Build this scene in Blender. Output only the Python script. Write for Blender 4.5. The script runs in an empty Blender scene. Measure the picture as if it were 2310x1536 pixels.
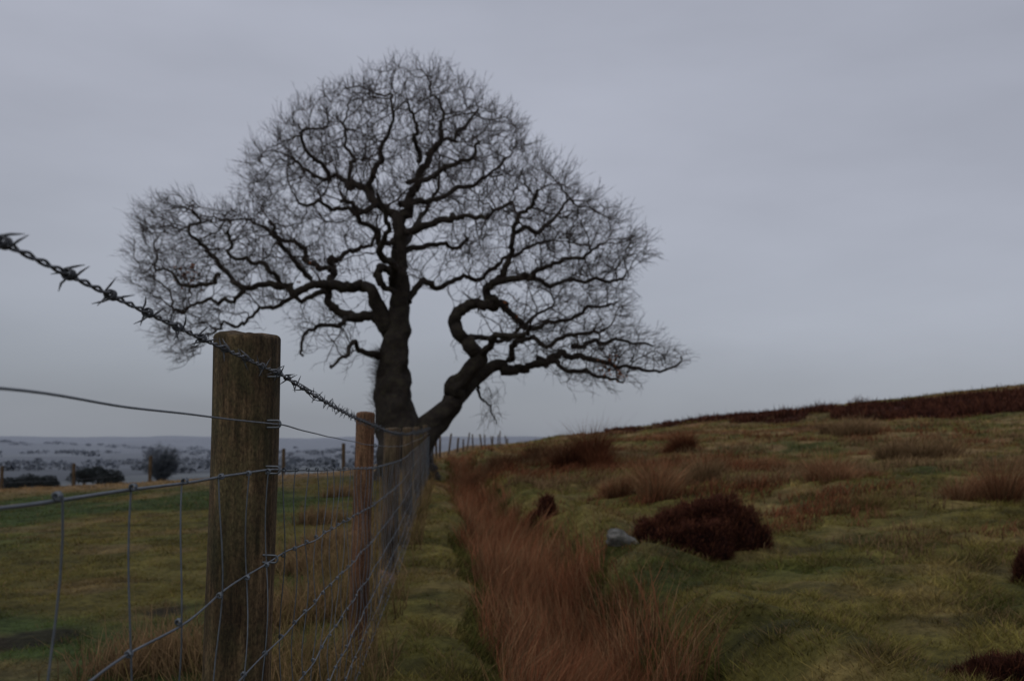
import bpy, math, random
import numpy as np
from mathutils import Vector
rng=np.random.default_rng(7); random.seed(7)
S=bpy.context.scene
S.view_settings.view_transform='Standard'; S.view_settings.look='None'; S.view_settings.exposure=0
COL=S.collection
F=2246.0; PT=math.atan(217/F); CP,SP=math.cos(PT),math.sin(PT)
# ---------- surveying helpers (eye height is z=0) ----------
def W(u,v,Y):
    cx=(u-1155)/F; cy=(768-v)/F
    fy=CP-cy*SP; fz=SP+cy*CP
    return np.array([cx/fy*Y,Y,fz/fy*Y])
TAB=rng.random((256,256))
def vn(x,y,s=0):
    x=np.asarray(x,float)+s*17.3; y=np.asarray(y,float)+s*9.7
    xi=np.floor(x).astype(int); yi=np.floor(y).astype(int)
    fx=x-xi; fy=y-yi; fx=fx*fx*(3-2*fx); fy=fy*fy*(3-2*fy)
    a=TAB[xi%256,yi%256]; b=TAB[(xi+1)%256,yi%256]; c=TAB[xi%256,(yi+1)%256]; d=TAB[(xi+1)%256,(yi+1)%256]
    return (a*(1-fx)+b*fx)*(1-fy)+(c*(1-fx)+d*fx)*fy
def fbm(x,y,s=0,o=3):
    t=0;a=.5;w=0
    for i in range(o):
        t=t+a*vn(x*2**i,y*2**i,s+i*3); w+=a; a*=.5
    return t/w
def sst(a,b,x):
    t=np.clip((x-a)/(b-a),0,1); return t*t*(3-2*t)
def lumpf(x,y):
    wx=x+.35*(vn(x/.55,y/.5,81)-.5)+.12*(vn(x/.16,y/.17,82)-.5)
    wy=y+.4*(vn(x/.5,y/.6,83)-.5)+.12*(vn(x/.17,y/.15,84)-.5)
    l=1-np.abs(2*vn(wx/.62,wy/.55,5)-1)
    return .6*l+.4*vn(wx/.24,wy/.26,85)
def wireX(Y):
    Y=np.asarray(Y,float)
    a=-.40-.0665*(Y-1.7); a=np.where(Y<1.7,-.40+.01*(1.7-Y),a)
    t=np.clip((Y-28)/47,0,2)
    return np.where(Y>28,-.40-.0665*26.3+3.0*t**1.3-.0*t,a)
def rushC(Y):
    Y=np.asarray(Y,float)
    return np.interp(Y,[3,4,6,9,20,60],[.78,.84,.88,.77,.68,.7])+.10*(vn(Y/.9,Y*0,71)-.5)+.08*(vn(Y/.33,Y*0,72)-.5)
def rushH(Y):
    Y=np.asarray(Y,float)
    return np.interp(Y,[3,4,6,9,20,60],[.29,.31,.31,.26,.25,.25])*(.76+.48*vn(Y/.6,Y*0,73))
def terrain(x,y,detail=True):
    x=np.asarray(x,float); y=np.asarray(y,float)
    a=np.interp(y,[-5,0,4,7,12,20,50,80],[-.9,-.9,-.9,-.87,-.77,-.6,-.38,-.45])
    s=np.interp(y,[0,4,12,20,35,50,70],[.05,.055,.05,.047,.083,.114,.11])
    sl=np.interp(y,[0,4,20,60],[.02,.03,.05,.05])
    z=a+np.where(x>0,s*np.minimum(x,60),sl*np.maximum(x,-60))
    dx=x-wireX(y)
    dd=np.abs((dx-rushC(y))/(rushH(y)*1.15))
    z=z-.36*np.exp(-dd**2.4)*sst(60,35,y)
    z=z+.14*np.exp(-((dx-rushC(y)-rushH(y)-.38)/.30)**2)*sst(45,20,y)*(.3+1.2*vn(y/1.1,0*y,4))
    if detail:
        r=sst(-.2,.7,dx)
        big=np.interp(y,[3,5,8],[.10,.14,.24])
        z=z+(.22+.78*r)*(big*(fbm(x/1.4,y/1.6,1)-.5)+.085*(lumpf(x,y)-.5)*sst(32,10,y)+.055*(vn(x/.17,y/.19,6)-.5)*sst(14,6,y))+ .34*r*(fbm(x/5,y/6,8,2)-.5)*sst(6,14,y)
    yc=22+38*sst(-4.2,-1.2,x)
    yc=yc-6*sst(10,40,x)
    d=np.maximum(0,y-yc)
    zv=np.interp(y,[22,60,150,300,800,1500,2600,3200,4200,5200,7500],[-3,-6,-13,-20,-28,-33,-28,-32,-24,-14,-8])
    zv=zv+(fbm(x/700,y/600,3)-.5)*np.interp(y,[100,1500,5000],[0,34,60])
    t=np.clip(d/55,0,1); t=t*(2-t)
    return z*(1-t)+zv*t
def G(u,v,lo=2.5,hi=60):
    Y=np.arange(lo,hi,.03); d=W(u,v,1.0)
    h=terrain(d[0]*Y,Y); k=np.argmax(d[2]*Y<h); Yk=Y[k]
    return np.array([d[0]*Yk,Yk,float(h[k])])
# ---------- mesh helpers ----------
def mk(name,V,Fc,mat,smooth=True,parent=None,col=None):
    me=bpy.data.meshes.new(name)
    V=np.asarray(V,np.float32)
    lens=[];idx=[]
    for f in Fc:
        f=np.asarray(f,np.int32)
        if len(f)==0: continue
        lens.append(np.full(len(f),f.shape[1],np.int32)); idx.append(f.ravel())
    lens=np.concatenate(lens); idx=np.concatenate(idx)
    me.vertices.add(len(V)); me.vertices.foreach_set('co',V.ravel())
    me.loops.add(len(idx)); me.loops.foreach_set('vertex_index',idx)
    me.polygons.add(len(lens)); st=np.concatenate([[0],np.cumsum(lens)[:-1]]).astype(np.int32)
    me.polygons.foreach_set('loop_start',st)
    me.polygons.foreach_set('use_smooth',np.full(len(lens),smooth))
    me.update(calc_edges=True); me.validate()
    if col is not None:
        at=me.color_attributes.new('tone','FLOAT_COLOR','POINT')
        c=np.ones((len(V),4),np.float32); c[:,:3]=col; at.data.foreach_set('color',c.ravel())
    me.materials.append(mat)
    ob=bpy.data.objects.new(name,me); COL.objects.link(ob)
    if parent: ob.parent=parent
    return ob
def empty(name,loc,label=None,cat=None):
    e=bpy.data.objects.new(name,None); e.location=loc; e.empty_display_size=.2; COL.objects.link(e)
    if label: e['label']=label; e['category']=cat
    return e
def tag(o,label,cat,group=None):
    o['label']=label;o['category']=cat
    if group:o['group']=group
class Acc:
    def __init__(s): s.v=[];s.q=[];s.t=[];s.n=0;s.c=[]
    def add(s,V,q=None,t=None,c=None):
        s.v.append(V)
        if q is not None: s.q.append(np.asarray(q)+s.n)
        if t is not None: s.t.append(np.asarray(t)+s.n)
        if c is not None: s.c.append(c)
        s.n+=len(V)
    def make(s,name,mat,org=(0,0,0),**k):
        V=np.concatenate(s.v)-np.asarray(org)
        fc=[]
        if s.q: fc.append(np.concatenate(s.q))
        if s.t: fc.append(np.concatenate(s.t))
        col=np.concatenate(s.c) if s.c else None
        o=mk(name,V,fc,mat,col=col,**k)
        if not k.get('parent'): o.location=org
        return o
def unit(v): return v/np.maximum(np.linalg.norm(v,axis=-1,keepdims=True),1e-9)
def btubes(acc,P,R,sides,c=None):
    P=np.asarray(P,float);R=np.asarray(R,float)
    T,n,_=P.shape
    tan=np.gradient(P,axis=1); tan=unit(tan)
    m=unit(P[:,-1]-P[:,0]+1e-7); r=rng.normal(size=(T,3)); ref=unit(np.cross(m,r))[:,None,:]
    a=unit(np.cross(tan,ref)); b=np.cross(tan,a)
    ang=np.arange(sides)/sides*2*math.pi
    ring=P[:,:,None,:]+R[:,:,None,None]*(np.cos(ang)[None,None,:,None]*a[:,:,None,:]+np.sin(ang)[None,None,:,None]*b[:,:,None,:])
    V=ring.reshape(-1,3)
    base=(np.arange(T)*n*sides)[:,None,None]+(np.arange(n-1)*sides)[None,:,None]
    j=np.arange(sides)[None,None,:]; j2=(j+1)%sides
    q=np.stack([base+j,base+j2,base+sides+j2,base+sides+j],-1).reshape(-1,4)
    acc.add(V,q=q,c=None if c is None else np.repeat(c,n*sides,axis=0))
def ctube(acc,P,R,sides,noise=0):
    P=np.asarray(P,float);n=len(P);R=np.asarray(R,float)
    tan=unit(np.gradient(P,axis=0))
    a=np.cross(tan[0],[.3,.9,.1]); a/=np.linalg.norm(a)
    A=np.zeros((n,3))
    for i in range(n):
        a=a-tan[i]*a.dot(tan[i]); a/=max(np.linalg.norm(a),1e-9); A[i]=a
    B=np.cross(tan,A)
    ang=np.arange(sides)/sides*2*math.pi
    rr=np.repeat(R[:,None],sides,1)
    if noise:
        s=rng.random()*50; L=np.concatenate([[0],np.cumsum(np.linalg.norm(np.diff(P,axis=0),axis=1))])
        nn=vn(ang[None,:]*sides/6.28*.45+s,L[:,None]*5+s)+.6*vn(ang[None,:]*1.2+s,L[:,None]*2.5)
        rr=rr*(1+noise*(nn-.8))
    V=P[:,None]+rr[...,None]*(np.cos(ang)[None,:,None]*A[:,None]+np.sin(ang)[None,:,None]*B[:,None])
    i=(np.arange(n-1)*sides)[:,None];j=np.arange(sides)[None];j2=(j+1)%sides
    acc.add(V.reshape(-1,3),q=np.stack([i+j,i+j2,i+sides+j2,i+sides+j],-1).reshape(-1,4))
# ---------- materials ----------
def newmat(n):
    m=bpy.data.materials.new(n); m.use_nodes=True; nt=m.node_tree
    return m,nt,nt.nodes['Principled BSDF']
def N(nt,t,**k):
    n=nt.nodes.new(t)
    for a,b in k.items(): setattr(n,a,b)
    return n
def noisemat(name,cols,scale,rough=.85,bump=.4,bdist=.01,stretch=(1,1,1),detail=8,spec=.3,metal=0):
    m,nt,b=newmat(name)
    tc=N(nt,'ShaderNodeTexCoord');mp=N(nt,'ShaderNodeMapping');mp.inputs['Scale'].default_value=stretch
    no=N(nt,'ShaderNodeTexNoise');no.inputs['Scale'].default_value=scale;no.inputs['Detail'].default_value=detail;no.inputs['Roughness'].default_value=.65
    cr=N(nt,'ShaderNodeValToRGB')
    nt.links.new(tc.outputs['Object'],mp.inputs[0]);nt.links.new(mp.outputs[0],no.inputs['Vector']);nt.links.new(no.outputs['Fac'],cr.inputs[0])
    e=cr.color_ramp.elements
    while len(e)<len(cols): e.new(.5)
    for i,c in enumerate(cols): e[i].position=.3+.4*i/(len(cols)-1); e[i].color=(*c,1)
    nt.links.new(cr.outputs[0],b.inputs['Base Color']); b.inputs['Roughness'].default_value=rough
    b.inputs['Specular IOR Level'].default_value=spec; b.inputs['Metallic'].default_value=metal
    if bump:
        bp=N(nt,'ShaderNodeBump');bp.inputs['Strength'].default_value=bump;bp.inputs['Distance'].default_value=bdist
        nt.links.new(no.outputs['Fac'],bp.inputs['Height']);nt.links.new(bp.outputs[0],b.inputs['Normal'])
    return m
def tonemat(name,scale,lo,hi,rough=.9,bump=0,bdist=.02,transl=0):
    m,nt,b=newmat(name)
    at=N(nt,'ShaderNodeAttribute');at.attribute_name='tone'
    tc=N(nt,'ShaderNodeTexCoord');no=N(nt,'ShaderNodeTexNoise');no.inputs['Scale'].default_value=scale;no.inputs['Detail'].default_value=7;no.inputs['Roughness'].default_value=.7
    nt.links.new(tc.outputs['Object'],no.inputs['Vector'])
    mr=N(nt,'ShaderNodeMapRange');mr.inputs[1].default_value=.3;mr.inputs[2].default_value=.7;mr.inputs[3].default_value=lo;mr.inputs[4].default_value=hi
    nt.links.new(no.outputs['Fac'],mr.inputs[0])
    mx=N(nt,'ShaderNodeVectorMath',operation='SCALE')
    nt.links.new(at.outputs['Color'],mx.inputs[0]);nt.links.new(mr.outputs[0],mx.inputs['Scale'])
    nt.links.new(mx.outputs[0],b.inputs['Base Color']);b.inputs['Roughness'].default_value=rough;b.inputs['Specular IOR Level'].default_value=.12
    if bump:
        bp=N(nt,'ShaderNodeBump');bp.inputs['Strength'].default_value=bump;bp.inputs['Distance'].default_value=bdist
        nt.links.new(no.outputs['Fac'],bp.inputs['Height']);nt.links.new(bp.outputs[0],b.inputs['Normal'])
    if transl:
        tr=N(nt,'ShaderNodeBsdfTranslucent');ms=N(nt,'ShaderNodeMixShader');ms.inputs[0].default_value=transl
        nt.links.new(mx.outputs[0],tr.inputs[0]);nt.links.new(b.outputs[0],ms.inputs[1]);nt.links.new(tr.outputs[0],ms.inputs[2])
        nt.links.new(ms.outputs[0],nt.nodes['Material Output'].inputs[0])
    return m
M_ground=tonemat('moor_ground',18,.45,1.5,bump=.9,bdist=.05)
M_grass=tonemat('grass_blades',1.8,.68,1.3,transl=.3)
M_heath=tonemat('heather_sprigs',6,.7,1.3,transl=.1)
M_bark=noisemat('oak_bark',[(.013,.010,.008),(.028,.021,.016),(.046,.040,.023)],9,bump=.9,bdist=.05)
M_twig=noisemat('oak_twig',[(.022,.014,.011),(.040,.027,.020)],3,bump=0)
M_leaf=noisemat('dead_leaf',[(.16,.05,.02),(.25,.09,.03)],5,bump=0)
M_wire=noisemat('galvanised_wire',[(.075,.088,.10),(.145,.16,.18)],60,rough=.5,bump=0,metal=.45,spec=.45)
M_barb=noisemat('weathered_barbed_wire',[(.030,.032,.036),(.085,.09,.10)],80,rough=.45,bump=0,metal=.4,spec=.5)
M_stone=noisemat('moor_stone',[(.035,.034,.028),(.11,.105,.09),(.23,.22,.20)],16,bump=.8,bdist=.03)
M_pink=noisemat('pinkish_stone',[(.10,.06,.05),(.26,.17,.15)],30,bump=.5,bdist=.01)
M_fartree=noisemat('hazy_twigs',[(.050,.058,.068),(.072,.082,.094)],.5,bump=0)  # blue-grey from distance haze, put into the twig colour
M_bush=noisemat('dark_hedge',[(.018,.023,.024),(.034,.041,.042)],1,bump=0)
def postmat(name,dark,mid,lite,moss,mossamt):
    m,nt,b=newmat(name)
    L=nt.links.new
    tc=N(nt,'ShaderNodeTexCoord')
    def noise(scale,st,det=8,ro=.7):
        mp=N(nt,'ShaderNodeMapping');mp.inputs['Scale'].default_value=st
        g=N(nt,'ShaderNodeTexNoise');g.inputs['Scale'].default_value=scale;g.inputs['Detail'].default_value=det;g.inputs['Roughness'].default_value=ro
        L(tc.outputs['Object'],mp.inputs[0]);L(mp.outputs[0],g.inputs['Vector']);return g
    g=noise(100,(1,1,.08))
    cr=N(nt,'ShaderNodeValToRGB');e=cr.color_ramp.elements;e[0].position=.34;e[0].color=(*dark,1);e[1].position=.70;e[1].color=(*lite,1);x=e.new(.50);x.color=(*mid,1)
    L(g.outputs['Fac'],cr.inputs[0])
    big=noise(11,(1,1,.5),9,.75)
    mr=N(nt,'ShaderNodeMapRange');mr.inputs[1].default_value=.44;mr.inputs[2].default_value=.60;mr.inputs[4].default_value=mossamt
    L(big.outputs['Fac'],mr.inputs[0])
    mx=N(nt,'ShaderNodeMixRGB');mx.inputs[2].default_value=(*moss,1);L(mr.outputs[0],mx.inputs[0]);L(cr.outputs[0],mx.inputs[1])
    b2=noise(9,(1,1,.4),6,.6)
    m2=N(nt,'ShaderNodeMapRange');m2.inputs[1].default_value=.36;m2.inputs[2].default_value=.64;m2.inputs[3].default_value=.40;m2.inputs[4].default_value=1.35
    L(b2.outputs['Fac'],m2.inputs[0])
    sp=noise(240,(1,1,.6),4,.6)
    m3=N(nt,'ShaderNodeMapRange');m3.inputs[1].default_value=.35;m3.inputs[2].default_value=.68;m3.inputs[3].default_value=.6;m3.inputs[4].default_value=1.5
    L(sp.outputs['Fac'],m3.inputs[0])
    mm=N(nt,'ShaderNodeMath',operation='MULTIPLY');L(m2.outputs[0],mm.inputs[0]);L(m3.outputs[0],mm.inputs[1])
    sc=N(nt,'ShaderNodeVectorMath',operation='SCALE');L(mx.outputs[0],sc.inputs[0]);L(mm.outputs[0],sc.inputs['Scale'])
    L(sc.outputs[0],b.inputs['Base Color']);b.inputs['Roughness'].default_value=.8;b.inputs['Specular IOR Level'].default_value=.2
    ad=N(nt,'ShaderNodeMath',operation='ADD');L(g.outputs['Fac'],ad.inputs[0]);L(big.outputs['Fac'],ad.inputs[1])
    ad2=N(nt,'ShaderNodeMath',operation='MULTIPLY_ADD');L(sp.outputs['Fac'],ad2.inputs[0]);ad2.inputs[1].default_value=.35;L(ad.outputs[0],ad2.inputs[2])
    bp=N(nt,'ShaderNodeBump');bp.inputs['Strength'].default_value=1;bp.inputs['Distance'].default_value=.006
    L(ad2.outputs[0],bp.inputs['Height']);L(bp.outputs[0],b.inputs['Normal'])
    return m
M_post=postmat('mossy_post_wood',(.020,.011,.006),(.088,.055,.028),(.19,.125,.066),(.062,.056,.024),.75)
M_post2=postmat('reddish_post_wood',(.045,.020,.011),(.15,.072,.038),(.23,.13,.072),(.11,.08,.04),.3)
M_post3=postmat('brown_post_wood',(.030,.019,.011),(.10,.064,.038),(.155,.11,.07),(.065,.055,.028),.5)
# ---------- colour of the moor ----------
def lerp(a,b,t): 
    t=np.asarray(t)[...,None]; return np.asarray(a)*(1-t)+np.asarray(b)*t
GR=np.array([.077,.084,.020]);OL=np.array([.160,.134,.037]);TN=np.array([.29,.185,.094]);RB=np.array([.265,.100,.048]);HE=np.array([.056,.019,.014]);FG=np.array([.056,.078,.022])
def heathmask(x,y):
    k=x/np.maximum(y,1)
    lo=np.interp(k,[0,.1,.3,.52],[55,47,39,33])+7*(fbm(x/4,y/4,21)-.5)
    up=np.interp(k,[.22,.33,.52],[62,49,46])+4*(fbm(x/3,y/3,22)-.5)
    br=np.maximum(sst(.25,.4,k),sst(.40,.5,fbm(x/2.2,y/2.2,23)))
    return sst(0,1.2,y-lo)*sst(0,1.0,up-y)*sst(.07,.12,k)*br
def tone(x,y):
    dx=x-wireX(y)
    n1=fbm(x/1.9,y/1.9,11,4);n2=fbm(x/.75,y/.75,12);n3=fbm(x/.2,y/.2,13);n4=fbm(x/6,y/4,14,4)
    lump=lumpf(x,y)
    right=lerp(GR,OL,sst(.3,.62,n1*.7+.3*lump))
    right=lerp(right,TN*.9,sst(.50,.68,n2)*(.30+.45*sst(8,22,y)))
    right=lerp(right,RB*.7,sst(.52,.64,n4)*sst(8,15,y)*.65)
    right=right*(.72+.35*lump)[...,None]  # darker hollows, lighter lumps: shading put into the turf colour
    right=lerp(right,[.026,.026,.010],sst(.56,.70,fbm(x/.5,y/.45,16))*.45*sst(12,5,y))
    left=lerp(FG,OL*.75,sst(.44,.70,n1))
    left=lerp(left,TN*.6,sst(.55,.70,n2)*.5)
    left=lerp(left,TN*.85,sst(17,21,y+2*(n1-.5))*.85)
    left=lerp(left,TN*.8,sst(-.9,-.2,dx)*sst(.35,.6,n2)*.8)
    for (mx_,my_,mr_) in MOLE:
        dd=np.hypot((x-mx_),(y-my_)*.6)/mr_+(n3-.5)*.9
        left=lerp(left,[.028,.020,.014],sst(1.1,.6,dd)*.8)
    c=lerp(left,right,sst(-.15,.05,dx))
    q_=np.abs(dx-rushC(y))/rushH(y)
    c=lerp(c,[.022,.018,.010],sst(1.5,1.1,q_)*sst(40,16,y)*.7)  # near-black ditch walls: peat, with the bank's shadow painted into the colour
    c=lerp(c,RB*.4,sst(1.1,.7,q_)*sst(52,40,y)*.9)
    c=lerp(c,HE,heathmask(x,y))
    c=c*(.4+1.2*n3)[...,None]*(.7+.6*n2)[...,None]
    r=np.hypot(x,y)
    fld=TAB[(np.floor(x/130+.9*vn(x/260,y/500)).astype(int))%256,(np.floor(np.sqrt(y)*.55+.6*vn(x/180,y/400,2))).astype(int)%256]
    vc=lerp([.055,.066,.062],[.115,.125,.115],fld)
    vc=lerp(vc,[.032,.038,.040],sst(.50,.60,fbm(x/150,y/500,31,4)))
    vc=lerp(vc,[.032,.038,.040],sst(.60,.68,fbm(x/420,y/1100,33,4)))
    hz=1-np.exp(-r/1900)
    vc=lerp(vc,[.285,.308,.355],hz)  # distance haze painted into the valley ground colour
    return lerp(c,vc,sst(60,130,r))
MOLE=[]
MOLE=[(*G(75,1440)[:2],.22),(*G(375,1385)[:2],.13)]
# ---------- ground sheet ----------
nr,nc=880,700
yy=-4+np.concatenate([np.linspace(0,20,450),20+ (np.exp(np.linspace(0,1,nr-450+1)[1:]*6.4)-1)/(math.exp(6.4)-1)*7500])
t=np.linspace(-1,1,nc); t=np.sign(t)*np.abs(t)**1.25
Wd=7+1.0*np.maximum(yy,0)
X=Wd[:,None]*t[None,:]; Yg=np.repeat(yy[:,None],nc,1)
Z=terrain(X,Yg)
V=np.stack([X,Yg,Z],-1).reshape(-1,3)
i=(np.arange(nr-1)*nc)[:,None];j=np.arange(nc-1)[None]
q=np.stack([i+j,i+j+1,i+nc+j+1,i+nc+j],-1).reshape(-1,4)
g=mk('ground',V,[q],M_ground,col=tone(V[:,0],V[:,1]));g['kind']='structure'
tag(g,'rough moorland ground falling away to a hazy valley','ground')
# ---------- blades ----------
def blades3(acc,x,y,h,wd,lean,col,z0=None):
    n=len(x); z=terrain(x,y) if z0 is None else z0
    b=np.stack([x,y,z-.01],-1); a=rng.uniform(0,math.pi,n); w=np.stack([np.cos(a),np.sin(a),0*a],-1)*wd[:,None]*.5
    la=rng.uniform(0,2*math.pi,n); l=np.stack([np.cos(la)*lean,np.sin(la)*lean,np.zeros(n)],-1)
    tip=b+l; tip[:,2]+=h
    V=np.stack([b-w,b+w,tip],1).reshape(-1,3); k=np.arange(n)*3
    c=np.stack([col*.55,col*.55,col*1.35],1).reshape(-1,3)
    acc.add(V,t=np.stack([k,k+1,k+2],-1),c=c)
def blades5(acc,b,d,h,wd,bend,col,dark=.45):
    n=len(b); a=rng.uniform(0,math.pi,n); w=np.stack([np.cos(a),np.sin(a),0*a],-1)*wd[:,None]*.5
    m=b+d*(h*.55)[:,None]; tip=b+d*h[:,None]+bend*h[:,None]
    V=np.stack([b-w,b+w,m-w*.8,m+w*.8,tip],1).reshape(-1,3);k=np.arange(n)*5
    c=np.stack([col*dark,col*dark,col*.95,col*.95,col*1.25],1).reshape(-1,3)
    acc.add(V,q=np.stack([k,k+1,k+3,k+2],-1),t=np.stack([k+2,k+3,k+4],-1),c=c)
A=Acc()
n=540000
y=2.6*(52/2.6)**rng.random(n); x=rng.uniform(-.66,.66,n)*y
x=x+rng.normal(0,.05,n)
dx=x-wireX(y)
tus=.55*fbm(x/.34,y/.34,41)+.45*vn(x/.11,y/.12,42)
keep=(np.abs(dx-rushC(y))>rushH(y)*rng.uniform(.7,1.2,n))&(heathmask(x,y)<.5)&(rng.random(n)<.3+1.2*tus)&~((x<-2.5)&(y>27))
for (mx_,my_,mr_) in MOLE: keep&=np.hypot(x-mx_,(y-my_)*.6)>mr_*rng.uniform(.4,1.1,n)
x,y,tus,dx=x[keep],y[keep],tus[keep],dx[keep]
n=len(x);right=sst(-.3,.4,dx)
h=(.012+.090*np.maximum(tus-.42,0)*(.6+.6*right))*rng.uniform(.5,1.5,n)*(1+.045*y)
wd=(.0020+.0006*y)*rng.uniform(.7,1.5,n)
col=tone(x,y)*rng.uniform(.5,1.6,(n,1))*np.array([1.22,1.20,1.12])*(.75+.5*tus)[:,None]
pale=rng.random(n)<.10*(.4+1.2*sst(.4,.65,tus))
col=np.where(pale[:,None],TN*rng.uniform(.4,1.05,(n,1)),col)
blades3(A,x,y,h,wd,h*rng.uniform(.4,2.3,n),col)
n=14000;y=2.5*(26/2.5)**rng.random(n);x=wireX(y)+rng.normal(-.22,.20,n)-.02;k=(fbm(x/.4,y/.6,45)>.46)&(x<wireX(y)+.1)
x,y=x[k],y[k];n=len(x)
b=np.stack([x,y,terrain(x,y)],-1);d=unit(rng.normal(0,.28,(n,3))+[0,0,1]);
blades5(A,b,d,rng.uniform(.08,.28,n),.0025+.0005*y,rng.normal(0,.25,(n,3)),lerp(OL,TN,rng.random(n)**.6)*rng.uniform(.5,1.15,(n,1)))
for (u,v) in [(380,1500),(330,1520),(720,1180),(650,1400),(770,1120),(700,1290),(740,1240)]:
    p=G(u,v);n=500;x=p[0]+rng.normal(0,.13,n);y=p[1]+rng.normal(0,.13,n)
    b=np.stack([x,y,terrain(x,y)],-1);d=unit(rng.normal(0,.3,(n,3))+[0,0,1]);
    blades5(A,b,d,rng.uniform(.08,.22,n),.003+.0005*y,rng.normal(0,.25,(n,3)),TN*rng.uniform(.5,1.1,(n,1)))
n=20000;y=3.3*(30/3.3)**rng.random(n);sd_=rng.choice([-1,1],n);x=wireX(y)+rushC(y)+sd_*rushH(y)*rng.uniform(.95,1.5,n)
k=fbm(x/.3,y/.3,46)>.42;x,y,sd_=x[k],y[k],sd_[k];n=len(x)
b=np.stack([x,y,terrain(x,y)],-1);d=unit(rng.normal(0,.35,(n,3))+np.stack([-sd_*.5,0*x,.8+0*x],-1))
blades5(A,b,d,rng.uniform(.04,.13,n),.002+.0005*y,rng.normal(0,.25,(n,3))+[0,0,-.2],lerp(GR*1.5,OL,rng.random(n))*rng.uniform(.4,1.0,(n,1)))
n=150000;y=5.5*(46/5.5)**rng.random(n);x=rng.uniform(-.1,.62,n)*y;dx=x-wireX(y)
m1=.7*fbm(x/1.7,y/1.3,47,4)+.3*vn(x/.28,y/.3,49);k=(dx>rushC(y)+rushH(y)+.15)&(rng.random(n)<sst(.50,.63,m1)*np.interp(y,[5.5,10,16],[.25,.65,1]))&(heathmask(x,y)<.5)
x,y,m1=x[k],y[k],m1[k];n=len(x)
b=np.stack([x,y,terrain(x,y)],-1);d=unit(rng.normal(0,.4,(n,3))+[.1,-.1,1])
cm=lerp(TN,RB,sst(.42,.6,fbm(x/3,y/3,48)))*rng.uniform(.4,1.25,(n,1))
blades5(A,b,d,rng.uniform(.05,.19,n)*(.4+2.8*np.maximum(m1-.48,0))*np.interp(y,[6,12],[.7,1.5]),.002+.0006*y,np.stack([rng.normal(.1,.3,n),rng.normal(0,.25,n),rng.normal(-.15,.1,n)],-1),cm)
o=A.make('grass',M_grass,smooth=False);o['kind']='stuff';tag(o,'short tussocky olive and tan moor grass','grass')
# ---------- ditch rushes ----------
A=Acc();n=84000
y=3.35*(44/3.35)**(rng.random(n)**1.0)
x=wireX(y)+rushC(y)+rushH(y)*np.clip(rng.normal(0,.52,n),-1.1,1.35)
cl=.6*fbm(x/.22,y/.30,51)+.4*vn(x/.09,y/.1,55);k=rng.random(n)<.18+1.75*(cl-.27);x,y,cl=x[k],y[k],cl[k];n=len(x)
b=np.stack([x,y,terrain(x,y)-.02],-1)
la=vn(x/.5,y/.5,52)*6.28*1.3
d=unit(np.stack([np.cos(la)*.16,np.sin(la)*.16,np.ones(n)],-1)+rng.normal(0,.15,(n,3)))
bend=np.stack([np.cos(la)*.14+.06,np.sin(la)*.12,-.05+0*la],-1)+rng.normal(0,.12,(n,3))
h=rng.uniform(.16,.46,n)*(.35+1.15*cl)*np.interp(y,[3,4.5,7,10,30],[.9,1.0,1.0,.85,.75])
cm=lerp(RB,TN,np.clip(rng.normal(.26,.34,n)+.9*(vn(x/.4,y/.4,53)-.5),0,1))*rng.uniform(.45,1.4,(n,1))
blades5(A,b,d,h,(.0014+.00045*y)*rng.uniform(.7,1.5,n),bend,cm,dark=.3)
o=A.make('rushes',M_grass,smooth=False);o['kind']='stuff';tag(o,'russet dead rushes filling the ditch beside the fence','rushes')
# ---------- tussocks on the slope ----------
def tussock(u,v,wp,hp,cola,colb,label,name='rush_tussock',cat='rush',grp='rush tussocks on the moor'):
    p=G(u,v);sc=p[1]/F;w=wp*sc/2;hh=hp*sc
    A=Acc();n=2500
    nc_=max(5,int(w/.09));cc=rng.normal(0,.62,(nc_,2))*w
    k=rng.integers(0,nc_,n);off=rng.normal(0,.17,(n,2))*w+cc[k]
    x=p[0]+off[:,0];y=p[1]+off[:,1]
    b=np.stack([x,y,terrain(x,y)-.02],-1);o2=unit(np.stack([off[:,0]-cc[k,0],off[:,1]-cc[k,1],0*off[:,0]],-1))
    d=unit(o2*rng.uniform(0,.8,(n,1))+[.12,0,1]+rng.normal(0,.18,(n,3)))
    ck=rng.uniform(.4,1.2,nc_);kc=rng.uniform(.7,1.25,nc_)
    hs=hh*rng.uniform(.3,1.15,n)*np.exp(-(np.abs(off[:,0])/w)**2*.5)*ck[k]
    cm=lerp(cola,colb,np.clip(rng.random(n)*.7+.5*(kc[k]-.7),0,1))*rng.uniform(.5,1.35,(n,1))*kc[k][:,None]
    blades5(A,b,d,hs,(.0013+.00055*y)*np.ones(n),o2*.25+rng.normal(0,.14,(n,3)),cm,dark=.55)
    o=A.make(name,M_grass,org=p,smooth=False);tag(o,label,cat,grp)
tussock(1340,1052,140,95,RB*.4,RB*.8,'dark russet rush clump on the moor slope')
tussock(1475,1112,150,100,RB,TN*.8,'rust-brown rush clump beside pale grass')
tussock(1540,1020,60,55,RB*.5,RB*.9,'small dark russet rush clump')
tussock(1590,1088,170,70,TN,TN*.7,'pale tan grass tussock on the moor slope')
tussock(1740,1060,150,50,TN,RB,'low tan grass tussock on the moor slope')
tussock(1890,1082,180,85,RB,TN,'wide rusty rush clump on the moor slope')
tussock(2235,1130,180,130,RB,TN*.9,'tall rusty rush clump on the moor slope')
tussock(2060,1035,160,60,TN,TN*.7,'pale tan grass tussock below the heather')
tussock(1920,975,140,40,TN,TN*.7,'pale tan grass tussock below the heather')
tussock(1245,1035,120,50,RB*.7,TN*.8,'brown rush clump at the ditch edge')
tussock(1130,1062,120,50,RB*.8,TN*.8,'brown rush clump at the ditch edge')
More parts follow.
